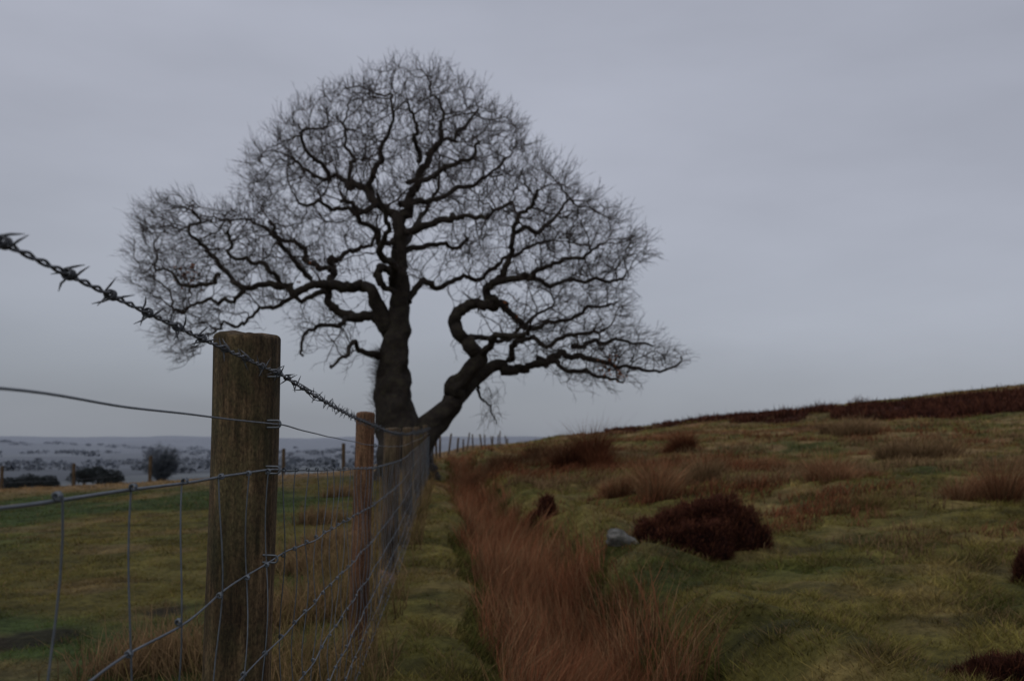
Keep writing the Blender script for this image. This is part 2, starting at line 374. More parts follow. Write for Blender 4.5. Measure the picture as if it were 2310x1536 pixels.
tussock(1940,1150,150,40,TN*.8,OL,'thin olive grass tussock on mossy slope')
# ---------- heather ----------
def heather(u,v,wp,hp,n,label,lumps,dim=1.0):
    p=G(u,v);sc=p[1]/F;w=wp*sc/2;hh=hp*sc
    A=Acc()
    for (lx,ly,lr,lh) in lumps:
        c=np.array([p[0]+lx*w,p[1]+ly*w+w*.3,0]);c[2]=terrain(c[0],c[1])-.05
        R=np.array([lr*w,lr*w*.9,lh*hh+.05])
        def shp(dr): 
            q4=(np.abs(dr[...,0])**2.9+np.abs(dr[...,1])**2.9+np.abs(dr[...,2])**2.9)**(-1/2.9)
            return q4*(.88+.26*(vn(dr[...,0]*3.6+u,dr[...,1]*3.6+dr[...,2]*3.2)-.5)+.18*(vn(dr[...,0]*9+u,dr[...,1]*9+dr[...,2]*8)-.5))
        th=np.linspace(0,math.pi/2,13)[:,None];ph=np.linspace(0,2*math.pi,37)[None,:-1]
        core=np.stack([np.cos(th)*np.cos(ph),np.cos(th)*np.sin(ph),np.sin(th)+0*ph],-1)
        V=(c+core*R*(.84*shp(core))[...,None]).reshape(-1,3);i=(np.arange(12)*36)[:,None];j=np.arange(36)[None];j2=(j+1)%36
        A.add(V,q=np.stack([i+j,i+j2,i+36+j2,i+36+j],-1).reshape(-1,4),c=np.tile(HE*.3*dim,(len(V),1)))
        m=int(n*lr*lr);dr=unit(rng.normal(size=(m,3)));dr[:,2]=np.abs(dr[:,2])
        b=c+dr*R*(shp(dr)*rng.uniform(.82,1.0,m))[:,None]
        d=unit(dr*.8+[0,0,.5]+rng.normal(0,.5,(m,3)))
        tuft=vn(dr[:,0]*7+u,dr[:,1]*7+dr[:,2]*6)
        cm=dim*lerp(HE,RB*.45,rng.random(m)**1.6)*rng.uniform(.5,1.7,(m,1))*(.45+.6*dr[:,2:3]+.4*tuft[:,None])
        blades5(A,b,d,rng.uniform(.012,.042,m)*(.4+1.2*tuft)*(.6+p[1]/14),.0045*np.ones(m)*(.6+p[1]/14),rng.normal(0,.3,(m,3)),cm,dark=.55)
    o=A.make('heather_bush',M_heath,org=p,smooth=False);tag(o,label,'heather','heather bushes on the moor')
heather(1580,1256,290,136,34000,'big rounded dark maroon heather bush beside a stone',[(-.58,.05,.46,.60),(-.22,.1,.52,.84),(.10,.15,.52,.97),(.36,.15,.50,.98),(.66,.05,.40,.70),(.05,-.15,.6,.66),(-.35,-.1,.5,.56),(.98,.1,.24,.34)])
heather(1222,1180,64,50,6000,'small dark maroon heather bush at the ditch bank',[(-.4,0,.7,.7),(.4,.2,.7,1)])
heather(2345,1310,100,85,9000,'dark maroon heather bush on grassy slope',[(-.2,0,.8,.8),(.4,0,.8,1)],.8)
heather(2270,1575,240,70,16000,'low flat dark maroon heather bush in grass',[(-.5,0,.6,.7),(.0,.2,.6,.9),(.5,.1,.7,1)],.55)
A=Acc();n=90000
y=rng.uniform(30,60,n);x=rng.uniform(.02,.62,n)*y
k=heathmask(x,y)>.45;x,y=x[k],y[k];n=len(x);cl=fbm(x/1.1,y/1.1,61)
b=np.stack([x,y,terrain(x,y)],-1);d=unit(rng.normal(0,.35,(n,3))+[0,0,1])
cm=lerp(HE*.7,RB*.45,cl*rng.random(n))*rng.uniform(.5,1.7,(n,1))
blades5(A,b,d,(.05+.9*np.maximum(cl-.35,0)*rng.uniform(.6,1.2,n))*np.interp(x/y,[.1,.3],[.5,1]),.05*np.ones(n),rng.normal(0,.3,(n,3)),cm,dark=.5)
o=A.make('heather',M_heath,smooth=False);o['kind']='stuff';tag(o,'band of dark maroon heather along the hill crest','heather')
# ---------- stones ----------
def stone(u,v,wp,hp,mat,label,seed,up=.05):
    p=G(u,v);sc=p[1]/F;w=wp*sc/2;hh=hp*sc
    th=np.linspace(-math.pi/2,math.pi/2,21)[:,None];ph=np.linspace(0,2*math.pi,37)[None,:-1]
    c=np.stack([np.cos(th)*np.cos(ph),np.cos(th)*np.sin(ph),np.sin(th)+0*ph],-1)
    c=np.sign(c)*np.abs(c)**.75
    nz=.65+.5*vn(c[...,0]*1.6+seed,c[...,1]*1.6+c[...,2]*1.5+seed)+.2*vn(c[...,0]*4+seed,c[...,2]*4)
    V=(c*nz[...,None]*[w,w*.8,hh*.75]+c[...,:1]*[0,0,-.25*hh]).reshape(-1,3)+[0,0,hh*up]
    i=(np.arange(20)*36)[:,None];j=np.arange(36)[None];j2=(j+1)%36
    o=mk('stone',V,[np.stack([i+j,i+j2,i+36+j2,i+36+j],-1).reshape(-1,4)],mat);o.location=p;tag(o,label,'stone')
stone(1405,1225,70,32,M_stone,'low grey stone half sunk beside a heather bush',5)
stone(872,1318,44,34,M_pink,'pinkish pale stone at the foot of the fence',8)
# ---------- fence ----------
PY=[1.75,4.1,6.55]+[6.55+2.45*k for k in range(1,9)]
top=[.178,.098,.055]
fence=empty('wire_fence',(float(wireX(1.7)),1.75,-.93),'stock fence of round wooden posts with barbed wire and netting','fence')
def mkpost(name,cx,cy,zb,zt,r,lean,mat,parent,org,seg=28,rows=40,dome=.004):
    A_=[];ang=np.arange(seg)/seg*2*math.pi;sd=rng.random()*90
    hs=np.concatenate([np.linspace(0,1,rows)*(zt-zb-.006),[zt-zb-.0045,zt-zb-.002,zt-zb,zt-zb+dome]])
    rs=np.concatenate([np.ones(rows),[.99,.965,.91,.45]])
    cr_a=rng.uniform(0,6.28,4)
    for hh,rr in zip(hs,rs):
        nn=1+.03*(vn(np.cos(ang)*1.4+sd,np.sin(ang)*1.4+hh*1.6+sd)-.5)*2+.022*(vn(np.cos(ang)*5+sd,np.sin(ang)*5+hh*4+sd)-.5)
        for a0 in cr_a:
            dd=np.abs((ang-a0-.15*vn(hh*3,sd)+math.pi)%(2*math.pi)-math.pi)
            nn=nn-.05*np.exp(-(dd/.05)**2)*vn(hh*2.2+a0*7,sd)
        f=hh/(zt-zb)
        tz=.004*(vn(np.cos(ang)*1.8+sd,np.sin(ang)*1.8)-.5)*2 if hh>zt-zb-.007 else 0
        A_.append(np.stack([cx+lean*(f-1)+.006*(vn(hh*3,sd)-.5)+r*rr*nn*np.cos(ang),cy+r*rr*nn*np.sin(ang),zb+hh+0*ang+tz],-1))
    V=np.array(A_);n=len(V);V=np.concatenate([V.reshape(-1,3),[[cx,cy,zt+dome]]])
    i=(np.arange(n-1)*seg)[:,None];j=np.arange(seg)[None];j2=(j+1)%seg
    q=np.stack([i+j,i+j2,i+seg+j2,i+seg+j],-1).reshape(-1,4)
    jj=np.arange(seg);t=np.stack([(n-1)*seg+jj,(n-1)*seg+(jj+1)%seg,np.full(seg,n*seg)],-1)
    loc=np.array([cx,cy,zb]);o=mk(name,V-loc,[q,t],mat);o.location=loc-np.asarray(org);o.parent=parent
    return o
fo=np.array(fence.location)
rad=[.0575,.0385,.055];mats=[M_post,M_post2,M_post3]
for k,Y in enumerate(PY):
    r=rad[k] if k<3 else random.choice([.040,.046,.050])
    cx=float(wireX(Y))-r-.006; zt=top[k] if k<3 else float(terrain(wireX(Y),Y,False))+.90+random.uniform(-.06,.05)
    if Y>15: zt+=.06
    ln=[.012,.02,.02][k] if k<3 else random.uniform(-.04,.06)
    o=mkpost('post',cx,Y,float(terrain(cx,Y))-.12,zt,r,ln,mats[k] if k<3 else random.choice([M_post3,M_post]),fence,fo,seg=120 if k==0 else 32,rows=160 if k==0 else 50)
    o['label']=['thick mossy dark brown round post','slimmer reddish brown round post','stout brown round post'][k] if k<3 else 'weathered round wooden post'
Y=27.5
for k in range(20):
    Y+=random.choice([1.2,1.8,2.4,3.4]);PY.append(Y)
    cx=float(wireX(Y));zb=float(terrain(cx,Y))-.1
    o=mkpost('post',cx-.05,Y,zb,zb+.72+random.uniform(-.18,.18),random.uniform(.026,.038),random.uniform(-.12,.12),M_post3,fence,fo,seg=10,rows=6)
kY=[.3,.75,1.7,4.07,6.5,12,20,80]
def gz(Y): return float(terrain(wireX(Y),Y,False))
def hz(vals,Y):
    v=list(vals[:5])+[gz(12)+vals[5],gz(20)+vals[5],gz(60)+vals[5]]
    out=np.interp(Y,kY[:7]+[60],v)
    far=terrain(wireX(np.maximum(Y,12)),np.maximum(Y,12),False)+vals[5]-.34*sst(24,30,Y)*vals[5]
    return np.where(Y>12,far,out)
def wirepath(vals,y0,y1,step=.05,sag=.0,wob=.0,off=0):
    Y=np.concatenate([np.arange(y0,min(y1,8),step),np.arange(max(8,y0),y1,.4)]) if y1>8 else np.arange(y0,y1,step)
    z=hz(vals,Y)
    pk=np.array([-.7]+PY)
    kk=np.clip(np.searchsorted(pk,Y)-1,0,len(pk)-2);f=(Y-pk[kk])/(pk[kk+1]-pk[kk]);f=np.clip(f,0,1)
    z=z-sag*4*f*(1-f)+wob*(vn(Y*5,vals[0]*40+Y*0,3)-.5)
    x=wireX(Y)+off+wob*(vn(Y*4,vals[0]*30+Y*0,7)-.5)
    return np.stack([x,Y,z],-1)
A=Acc()
bv=[.175,.158,.109,.045,.02,.88]
P=wirepath(bv,.35,9,.006,sag=.010);ph=P[:,1]/.035*2*math.pi/1.6
for s_ in (0,math.pi):
    Q=P.copy();Q[:,0]+=.0019*np.cos(ph+s_);Q[:,2]+=.0019*np.sin(ph+s_)
    ctube(A,Q,np.full(len(Q),.0014),7)
P2=wirepath(bv,8.9,75,.3,sag=.012);ctube(A,P2,np.full(len(P2),.0022),4)
barbs_at=np.concatenate([[.66,.752,.868,.965,1.068,1.168,1.265,1.37,1.48,1.585],np.arange(1.69,24,.1)])
for yb in barbs_at:
    c=np.array([np.interp(yb,np.concatenate([P[:,1],P2[:,1]]),np.concatenate([P[:,c_],P2[:,c_]])) for c_ in range(3)]);c[1]=yb
    if yb<9:
        tt=np.linspace(0,1,34);a0=random.uniform(0,6.28)
        for s_ in (0,1):
            a=a0+s_*2.6+tt*2*math.pi*2.0
            hel=np.stack([c[0]+.0044*np.cos(a),c[1]+(tt-.5)*.010+s_*.002,c[2]+.0044*np.sin(a)],-1)
            ln=.017
            t0=np.array([-math.sin(a[0]),0,math.cos(a[0])]);t1=-np.array([-math.sin(a[-1]),0,math.cos(a[-1])])
            e0=hel[0]-t0*ln+np.array([0,random.uniform(-.01,.01),0]);e1=hel[-1]-t1*ln+np.array([0,random.uniform(-.01,.01),0])
            hel=np.concatenate([[e0,hel[0]-t0*ln*.5],hel,[hel[-1]-t1*ln*.5,e1]])
            R=np.full(len(hel),.00115);R[0]=R[-1]=.0003
            ctube(A,hel,R,6)
    else:
        dd=rng.normal(0,1,(3,3))*[.017,.004,.017]
        btubes(A,np.stack([c-dd,c+dd],1),np.full((3,2),.0025),3)
o=A.make('barbed_wire',M_barb,org=fo,parent=fence)
o['label']='twisted two-strand barbed wire'
A=Acc();P=wirepath([.045,.040,.022,-.035,-.06,.80],.35,75,.03,sag=.004,wob=.004);ctube(A,P,np.where(P[:,1]<9,.0014,.002),6)
o=A.make('line_wire',M_wire,org=fo,parent=fence)
A=Acc()
rows=[[-.045,-.05,-.056,-.125,-.15,.735],[-.235,-.228,-.205,-.272,-.295,.60],[-.37,-.365,-.345,-.41,-.435,.46],[-.50,-.495,-.47,-.53,-.56,.335],[-.61,-.60,-.58,-.63,-.66,.23],[-.70,-.695,-.675,-.72,-.75,.14],[-.78,-.775,-.76,-.80,-.83,.06]]
for kx,rv in enumerate(rows):
    P=wirepath(rv,.4,75,.03,sag=.004,wob=.010 if kx else .007);ctube(A,P,np.where(P[:,1]<9,.0014 if kx else .0018,.0014),6)
ys=np.concatenate([[.58,.72,.868,1.045,1.205,1.365,1.51,1.64],1.78+.15*np.arange(0,150)])
for yb in ys:
    pts=[]
    for kx,rv in enumerate(rows):
        z=float(hz(rv,yb)); pts.append([float(wireX(yb))+.002,yb+random.uniform(-.007,.007),z])
    pts=np.array(pts);tt=np.linspace(0,6,31)
    Q=np.stack([np.interp(tt,range(7),pts[:,c]) for c in range(3)],-1)
    Q[:,1]+=.006*np.sin(tt*math.pi*1.0+random.uniform(0,6))*random.uniform(.3,1.6)
    Q[:,0]+=.004*np.sin(tt*math.pi+random.uniform(0,6))
    if yb<9: ctube(A,Q,np.full(31,.0011),6)
    else: btubes(A,Q[None,::5],np.full((1,7),.0010),4)
    if yb<7:
        for p in pts:
            tt2=np.linspace(0,1,13);a=tt2*2*math.pi*1.6
            hel=np.stack([p[0]+.0033*np.cos(a),p[1]+(tt2-.5)*.008,p[2]+.0033*np.sin(a)],-1)
            ctube(A,hel,np.full(13,.0014),5)
o=A.make('netting',M_wire,org=fo,parent=fence);o['label']='galvanised woven stock netting with knotted joints'
for k in range(2):
    for rv in ([bv,[.045,.040,.022,-.035,-.06,.84]]+rows[:2]):
        yb=PY[k]-.012+(-.03 if k==0 else 0);z=float(hz(rv,yb));x=float(wireX(yb))
        a=np.linspace(0,math.pi,9)
        Q=np.stack([x+.005*np.sin(a)+0*a,yb+.0*a,z+.006*np.cos(a)],-1);Q=np.concatenate([[Q[0]-[.03,-.01,0]],Q,[Q[-1]-[.03,-.01,0]]])
        A=Acc();ctube(A,Q,np.full(len(Q),.0017),6);o=A.make('staple',M_wire,org=fo,parent=fence)
# far field fence
fp=[]
for (u,v) in [(5,1052),(167,1045),(340,1028),(510,1022),(640,1012),(775,1000)]:
    best=None
    for Y in np.arange(23,60,.1):
        p=W(u,v,Y);g_=float(terrain(p[0],Y));e=abs(p[2]-(g_+1.1))
        if best is None or e<best[0]: best=(e,p,g_)
    fp.append(best)
c=fp[2];ff=empty('field_fence',(c[1][0],c[1][1],c[2]),'line of dark weathered posts at the far field edge','fence')
fo2=np.array(ff.location)
for e,p,g_ in fp:
    mkpost('post',p[0],p[1],g_-.1,g_+1.1,.05,random.uniform(-.05,.05),M_post3,ff,fo2,seg=10,rows=6)
A=Acc()
for dz in (.95,.6):
    P=[]
    for a,b in zip(fp[:-1],fp[1:]):
        for f in np.linspace(0,1,6)[:-1]: P.append((a[1]*(1-f)+b[1]*f)*[1,1,0]+[0,0,(a[2]*(1-f)+b[2]*f)+dz])
    P=np.array(P);ctube(A,P,np.full(len(P),.003),4)
A.make('wire',M_wire,org=fo2,parent=ff)
# ---------- the oak ----------
TY=18.0;PX=TY/F
def cr(P,m):
    P=np.asarray(P,float);out=[];n=len(P)
    for i in range(n-1):
        p0=P[max(i-1,0)];p1=P[i];p2=P[i+1];p3=P[min(i+2,n-1)]
        for t in np.linspace(0,1,m,endpoint=False):
            out.append(.5*((2*p1)+(-p0+p2)*t+(2*p0-5*p1+4*p2-p3)*t*t+(-p0+3*p1-3*p2+p3)*t**3))
    out.append(P[-1]);return np.array(out)
limbs=[ # (u,v,r px,depth m)
[(918,1085,76,0),(912,1040,62,0),(905,985,50,0),(891,905,43,0),(888,840,36,0),(893,790,32,0),(900,740,26,0),(905,690,21,0),(903,640,18,0),(899,590,18,0),(900,540,16,0),(903,490,13,0),(905,450,10,-.1),(925,410,9,-.2),(945,370,8,-.3),(965,330,6.5,-.3),(985,290,5,-.4),(990,240,3,-.4),(975,190,2,-.4)],
[(903,505,11,0),(880,485,9.5,.2),(845,465,9.5,.4),(825,440,8.5,.5),(800,425,7,.6),(770,410,6,.7),(740,395,5,.7),(715,405,4,.7),(680,385,3.5,.8),(650,350,2.5,.9)],
[(898,600,13,0),(872,598,9,-.2),(853,612,8,-.4),(862,645,7,-.5),(885,665,5,-.3)],
[(890,770,23,0),(868,720,18,0),(845,668,14,-.1),(818,640,12,-.2),(780,628,11,-.4),(745,620,10,-.6),(700,628,9,-.8),(650,638,8,-1),(610,652,7.5,-1.1),(560,640,6.5,-1.2),(510,625,6,-1.2),(475,603,5.5,-1.2),(458,572,4.5,-1.2),(437,545,4,-1.2),(425,515,3,-1.2),(440,480,2.5,-1.1)],
[(892,790,18,0),(855,727,13,.3),(810,717,11.5,.6),(770,706,10.5,.9),(745,690,10,1),(736,650,9,1.1),(742,615,9,1.2),(752,590,7.5,1.3),(780,572,6.5,1.4),(805,553,5.5,1.5),(832,540,4.5,1.6),(850,510,3,1.7)],
[(742,655,6.5,1.0),(690,668,5.5,.8),(640,680,5,.6),(600,690,4.5,.5),(568,716,4,.4),(530,737,3.5,.3),(500,735,3,.3),(470,755,2.2,.2)],
[(745,600,7,1.2),(715,600,6.5,1.3),(690,585,6,1.4),(680,555,5.5,1.5),(640,540,5,1.5),(600,520,4,1.5),(560,495,3,1.5)],
[(640,645,6,-1),(600,610,5,-1.3),(560,590,4.5,-1.5),(530,560,4,-1.6),(520,520,3,-1.7)],
[(500,622,5,-1.2),(470,640,4.5,-1.1),(430,640,4,-1),(390,620,3,-.9),(350,610,2.5,-.8)],
[(560,645,5,-1.1),(520,665,4.5,-.8),(480,665,4,-.5),(440,690,3.5,-.2),(400,700,3,0)],
[(700,625,6,-.8),(670,590,5,-1.2),(640,575,4.5,-1.5),(620,540,4,-1.7),(610,500,3,-1.8)],
[(800,715,7,.6),(765,735,5.5,.2),(725,735,4.5,-.2),(695,760,3.5,-.6),(680,800,2.5,-.9)],
[(868,800,10,0),(835,790,6,-.5),(800,780,4.5,-1),(770,800,3.5,-1.4),(745,830,2.5,-1.6)],
[(925,1070,50,0),(938,1010,38,0),(980,955,27,0),(1015,915,23,0),(1028,870,19,-.1),(1055,835,17,-.2),(1080,808,18,-.2),(1064,780,16,-.3),(1038,757,14,-.3),(1020,724,13.5,-.3),(1038,702,12,-.3),(1075,690,11.5,-.3),(1115,680,12,-.3),(1120,660,11.5,-.3),(1108,640,9.5,-.3),(1135,610,7.5,-.4),(1155,565,6.5,-.5),(1160,530,5.5,-.6),(1172,500,5,-.7),(1200,470,4,-.8),(1215,430,3,-.9)],
[(918,685,9,0),(935,658,7.5,.2),(965,643,6.5,.4),(1010,635,6,.6),(1055,626,5.5,.8),(1100,618,5.5,1),(1140,590,4.5,1.2),(1180,570,4,1.4),(1230,545,3,1.5)],
[(1110,640,8,-.3),(1150,637,7,-.6),(1190,622,6,-.9),(1212,600,5,-1.1),(1255,592,4.5,-1.3),(1300,570,4,-1.4),(1350,560,3,-1.5)],
[(1020,905,19,0),(1055,868,16,.2),(1100,832,14,.4),(1150,815,12,.5),(1200,817,10,.5),(1250,800,8.5,.5),(1300,786,7.5,.5),(1340,792,6,.5),(1390,810,5,.4),(1440,818,4,.4),(1500,822,3,.3),(1540,802,2,.3)],
[(1215,812,8,.5),(1245,822,6,.2),(1280,825,5,-.1),(1320,832,4,-.4),(1370,856,3.2,-.6),(1405,862,2.2,-.7)],
[(1122,675,9.5,-.3),(1150,708,8,-.1),(1180,735,7,.2),(1215,742,6,.5),(1262,722,5,.8),(1320,705,4,1),(1380,690,3,1.1)],
[(1150,815,9,.5),(1160,785,7,.1),(1200,768,5.5,-.3),(1250,765,5,-.7),(1310,745,4,-1),(1370,745,3,-1.2)],
[(1060,780,8,-.2),(1085,760,6.5,.4),(1120,765,5.5,.9),(1150,755,5,1.3),(1200,720,4,1.7),(1250,690,3,2)],
[(1290,790,6,.5),(1330,770,5,.9),(1370,775,4,1.1),(1420,775,3.5,1.2),(1470,785,2.5,1.2)],
[(905,460,8,0),(950,440,7,.4),(1000,425,6,.7),(1050,410,5,1),(1100,385,4,1.2),(1145,350,3,1.3)],
[(903,525,9,0),(950,507,8,-.3),(1000,490,7,-.7),(1035,480,6,-1),(1080,490,5,-1.3),(1120,480,4,-1.6),(1160,450,3,-1.8)],
[(902,575,8,0),(940,553,6.5,.5),(980,546,5.5,1),(1020,552,4.5,1.4),(1060,540,3.5,1.7)],
[(830,445,8,.5),(842,402,6.5,.3),(868,370,5.5,.1),(872,320,4.5,-.2),(885,270,3.5,-.4),(880,210,2.5,-.5)],
[(745,397,5,.7),(728,360,4.5,.4),(700,330,4,.1),(685,285,3,-.2)],
[(790,425,5.5,.6),(790,380,5,1),(770,330,4,1.3),(775,280,3,1.5)],
[(855,470,7,.3),(820,500,5.5,-.2),(790,490,5,-.6),(750,480,4.5,-1),(710,470,4,-1.3),(670,460,3,-1.5)],
[(900,545,8,0),(860,545,6,-.6),(830,500,5,-1.1),(800,460,4.5,-1.5),(770,450,3.5,-1.8)],
[(945,372,6,-.3),(930,330,5,-.7),(940,285,4,-1),(925,240,3,-1.2)],
[(925,410,6,-.2),(965,400,5.5,-.7),(1010,380,5,-1.1),(1050,360,4,-1.4),(1080,320,3,-1.6)],
[(960,340,5.5,-.3),(1010,320,4.5,.1),(1050,290,4,.4),(1075,250,3,.6)],
[(1160,530,5.5,-.6),(1200,520,5,-.2),(1250,495,4,.2),(1290,450,3,.5)],
[(1190,622,6,-.9),(1230,640,5,-.6),(1290,640,4.5,-.2),(1340,630,4,.1),(1400,640,3,.3)],
[(1078,860,5,.3),(1095,890,2.8,.2),(1102,920,2.2,.1),(1122,950,1.2,0)],
[(880,640,10,0),(880,600,8,-.9),(865,560,7,-1.6),(870,500,5,-2.1),(850,440,4,-2.4)],
[(905,560,10,0),(935,520,8,1),(950,480,6,1.8),(985,440,5,2.3),(990,390,4,2.6)],
[(1085,800,9,-.2),(1110,770,7,-.9),(1150,755,6,-1.5),(1190,735,4,-2)],
]
nodes=[];par=[];rad=[]
Atr=Acc()
for L in limbs:
    L=np.array(L,float)
    wig=L.copy(); wig[1:-1,:2]+=rng.normal(0,4,(len(L)-2,2))*(L[1:-1,2:3]<9)
    Q=cr(wig,7);P=np.array([W(a[0],a[1],TY+a[3]) for a in Q]);R=Q[:,2]*PX
    kn=np.cumsum(rng.normal(0,.018,P.shape),0);kn-=np.linspace(0,1,len(P))[:,None]*kn[-1]
    g2=rng.normal(0,.030,(len(P)//3+2,3));g2=np.stack([np.interp(np.arange(len(P))/3,np.arange(len(g2)),g2[:,c]) for c in range(3)],-1)
    P=P+((rng.normal(0,.008,P.shape)+kn)*(R<.10)[:,None])+g2*(R<.17)[:,None]
    sides=22 if R[0]>.2 else (10 if R[0]>.06 else 7)
    if L[0,1]>1050:
        P[0,2]=float(terrain(P[0,0],P[0,1]))-.15
    ctube(Atr,P,R,sides,noise=.42)
    d=np.concatenate([[0],np.cumsum(np.linalg.norm(np.diff(P,axis=0),axis=1))]);m=max(3,int(d[-1]/.13))
    dd=np.linspace(0,d[-1],m);PP=np.stack([np.interp(dd,d,P[:,c]) for c in range(3)],-1);RR=np.interp(dd,d,R)
    for k in range(m):
        if RR[k]<.17: nodes.append(PP[k]);rad.append(RR[k]);par.append(-1)
nsk=len(nodes)
tb=W(908,1060,TY)
oak=empty('oak_tree',(tb[0],TY,float(terrain(tb[0],TY))),'big bare gnarled oak growing on the fence line','tree')
oo=np.array(oak.location)
outline=np.array([(420,850),(375,800),(345,740),(345,690),(280,640),(285,600),(305,550),(275,500),(330,455),(390,428),(450,445),(490,472),(535,435),(560,395),(548,335),(620,283),(650,242),(725,205),(790,187),(840,162),(883,125),(920,138),(980,145),(1035,170),(1075,203),(1118,238),(1184,280),(1203,325),(1224,370),(1288,375),(1314,415),(1373,447),(1425,498),(1475,548),(1450,600),(1405,640),(1438,700),(1445,755),(1555,792),(1535,820),(1450,840),(1420,870),(1300,880),(1210,850),(1130,845),(1120,930),(1085,930),(1075,850),(1030,800),(960,790),(930,700),(860,700),(840,840),(780,830),(700,800),(650,740),(560,745),(480,770)],float)
holes=[((930,655),(1010,655),(1010,890),(940,890)),((540,695),(650,705),(635,740),(520,725)),((770,650),(830,680),(825,700),(770,690)),((1040,730),(1100,720),(1110,745),(1060,765))]
def inpoly(p,poly):
    x,y=p[:,0],p[:,1];c=np.zeros(len(p),bool);n=len(poly);j=n-1
    for i in range(n):
        xi,yi=poly[i];xj,yj=poly[j]
        if yi!=yj: c^=((yi>y)!=(yj>y))&(x<(xj-xi)*(y-yi)/(yj-yi)+xi)
        j=i
    return c
def edged(p,poly):
    d=np.full(len(p),1e9)
    for a,b in zip(poly,np.roll(poly,-1,0)):
        ab=b-a;t=np.clip(((p-a)@ab)/(ab@ab),0,1);d=np.minimum(d,np.linalg.norm(p-(a+t[:,None]*ab),axis=1))
    return d
c=np.stack([rng.uniform(260,1560,90000),rng.uniform(110,960,90000)],-1)
c=c[inpoly(c,outline)]
for h_ in holes: c=c[~inpoly(c,np.array(h_,float))]
ed=edged(c,outline)
hd=3.0*np.sqrt(1-(1-np.minimum(ed/330,1))**2)
lobes=[(400,540,115),(410,740,95),(540,545,95),(650,410,100),(700,540,80),(745,300,105),(880,240,115),(1000,255,105),(1110,335,95),(1100,450,75),(1250,460,105),(1360,560,105),(1330,690,85),(1450,800,75),(1300,800,80),(720,770,80),(860,420,70),(990,420,70),(1210,600,60),(1190,750,60),(600,640,60),(820,520,50),(960,640,40),(400,650,60),(780,380,60),(1050,560,50)]
lp=np.zeros(len(c))
for (a,b,r_) in lobes:
    q_=np.hypot(c[:,0]-a,c[:,1]-b)/r_
    lp=np.maximum(lp,np.where(q_<1.0,.55+.45*q_**1.3,0))
lp=np.maximum(lp,.18)
lp=lp*(.6+.6*sst(.35,.6,fbm(c[:,0]/55,c[:,1]/55,91)))
k=rng.random(len(c))<(hd/3.0*.75+.24)*lp*(.50+.50*np.exp(-ed/85))
c,ed,hd=c[k],ed[k],hd[k]
print('ATT',len(c))
c=c[:9800];ed=ed[:9800];hd=hd[:9800]
dep=hd*rng.uniform(-1,1,len(c))
ATT=np.array([W(a[0],a[1],TY+b) for a,b in zip(c,dep)])
NP=np.array(nodes);pos=list(NP);prev=[np.zeros(3)]*nsk;kids=[0]*nsk
D=np.full(len(ATT),1e9);I=np.zeros(len(ATT),int)
for s0 in range(0,nsk,400):
    blk=NP[s0:s0+400];dm=np.linalg.norm(ATT[:,None]-blk[None],axis=2);mi=dm.argmin(1);md=dm[np.arange(len(ATT)),mi];u_=md<D;D[u_]=md[u_];I[u_]=mi[u_]+s0
STEP=.115;KILL=.17
for it in range(60):
    alive=D>KILL
    ATT=ATT[alive];D=D[alive];I=I[alive]
    if len(ATT)<20: break
    dirs=unit(ATT-np.array(pos)[I])
    uq,inv=np.unique(I,return_inverse=True)
    acc_=np.zeros((len(uq),3));np.add.at(acc_,inv,dirs);acc_=unit(acc_)
    new=[]
    for kk,ni in enumerate(uq):
        if kids[ni]>=(3 if ni>=nsk else 5): 
            continue
        dv=acc_[kk]*1.0+prev[ni]*.6+rng.normal(0,.42,3);dv/=np.linalg.norm(dv)
        pos.append(pos[ni]+dv*STEP);par.append(int(ni));prev.append(dv);kids.append(0);kids[ni]+=1;new.append(len(pos)-1)
    if not new: break
    NN=np.array([pos[i] for i in new]);na=np.array(new)
    for s0 in range(0,len(NN),500):
        blk=NN[s0:s0+500];dm=np.linalg.norm(ATT[:,None]-blk[None],axis=2);mi=dm.argmin(1);md=dm[np.arange(len(ATT)),mi];u_=md<D;D[u_]=md[u_];I[u_]=na[s0+mi[u_]]
pos=np.array(pos);nn=len(pos);print('NODES',nsk,nn,'left',len(ATT))
R=np.zeros(nn);acc_=np.zeros(nn);ch=[[] for _ in range(nn)]
for i in range(nn-1,nsk-1,-1):
    R[i]=max(.0052,acc_[i]**(1/2.05)) if acc_[i]>0 else .0052
    acc_[par[i]]+=R[i]**2.05;ch[par[i]].append(i)
R[:nsk]=np.array(rad)
for i in range(nsk,nn): R[i]=min(R[i],R[par[i]]*.95,.055)
Ac=Acc();starts=[]
for i in range(nsk): starts+= [(i,c_) for c_ in ch[i]]
while starts:
    p,c_=starts.pop();chain=[p,c_]
    while ch[chain[-1]]:
        cs=sorted(ch[chain[-1]],key=lambda a:-R[a]);starts+=[(chain[-1],b) for b in cs[1:]];chain.append(cs[0])
    rr=R[chain].copy();rr[0]=min(rr[0],rr[1]*1.15);rr[-1]*=.6
    ctube(Ac,pos[chain],rr,6 if rr[0]>.02 else 4)
ctr=W(905,760,TY)
cand=np.arange(nsk,nn);cand=cand[R[cand]<.014]
dist=np.linalg.norm((pos[cand]-ctr)*[1,.8,1.1],axis=1)
reps=rng.poisson(np.interp(dist,[1.5,4],[.5,1.5]));base=np.repeat(cand,reps);T=len(base)
bp=pos[base];bd=np.array(prev)[base]
out=unit(bp-ctr)
d0=unit(bd*.65+out*1.0+np.array([0,0,.25])+rng.normal(0,.38,(T,3)))
Ln=rng.uniform(.14,.46,T)
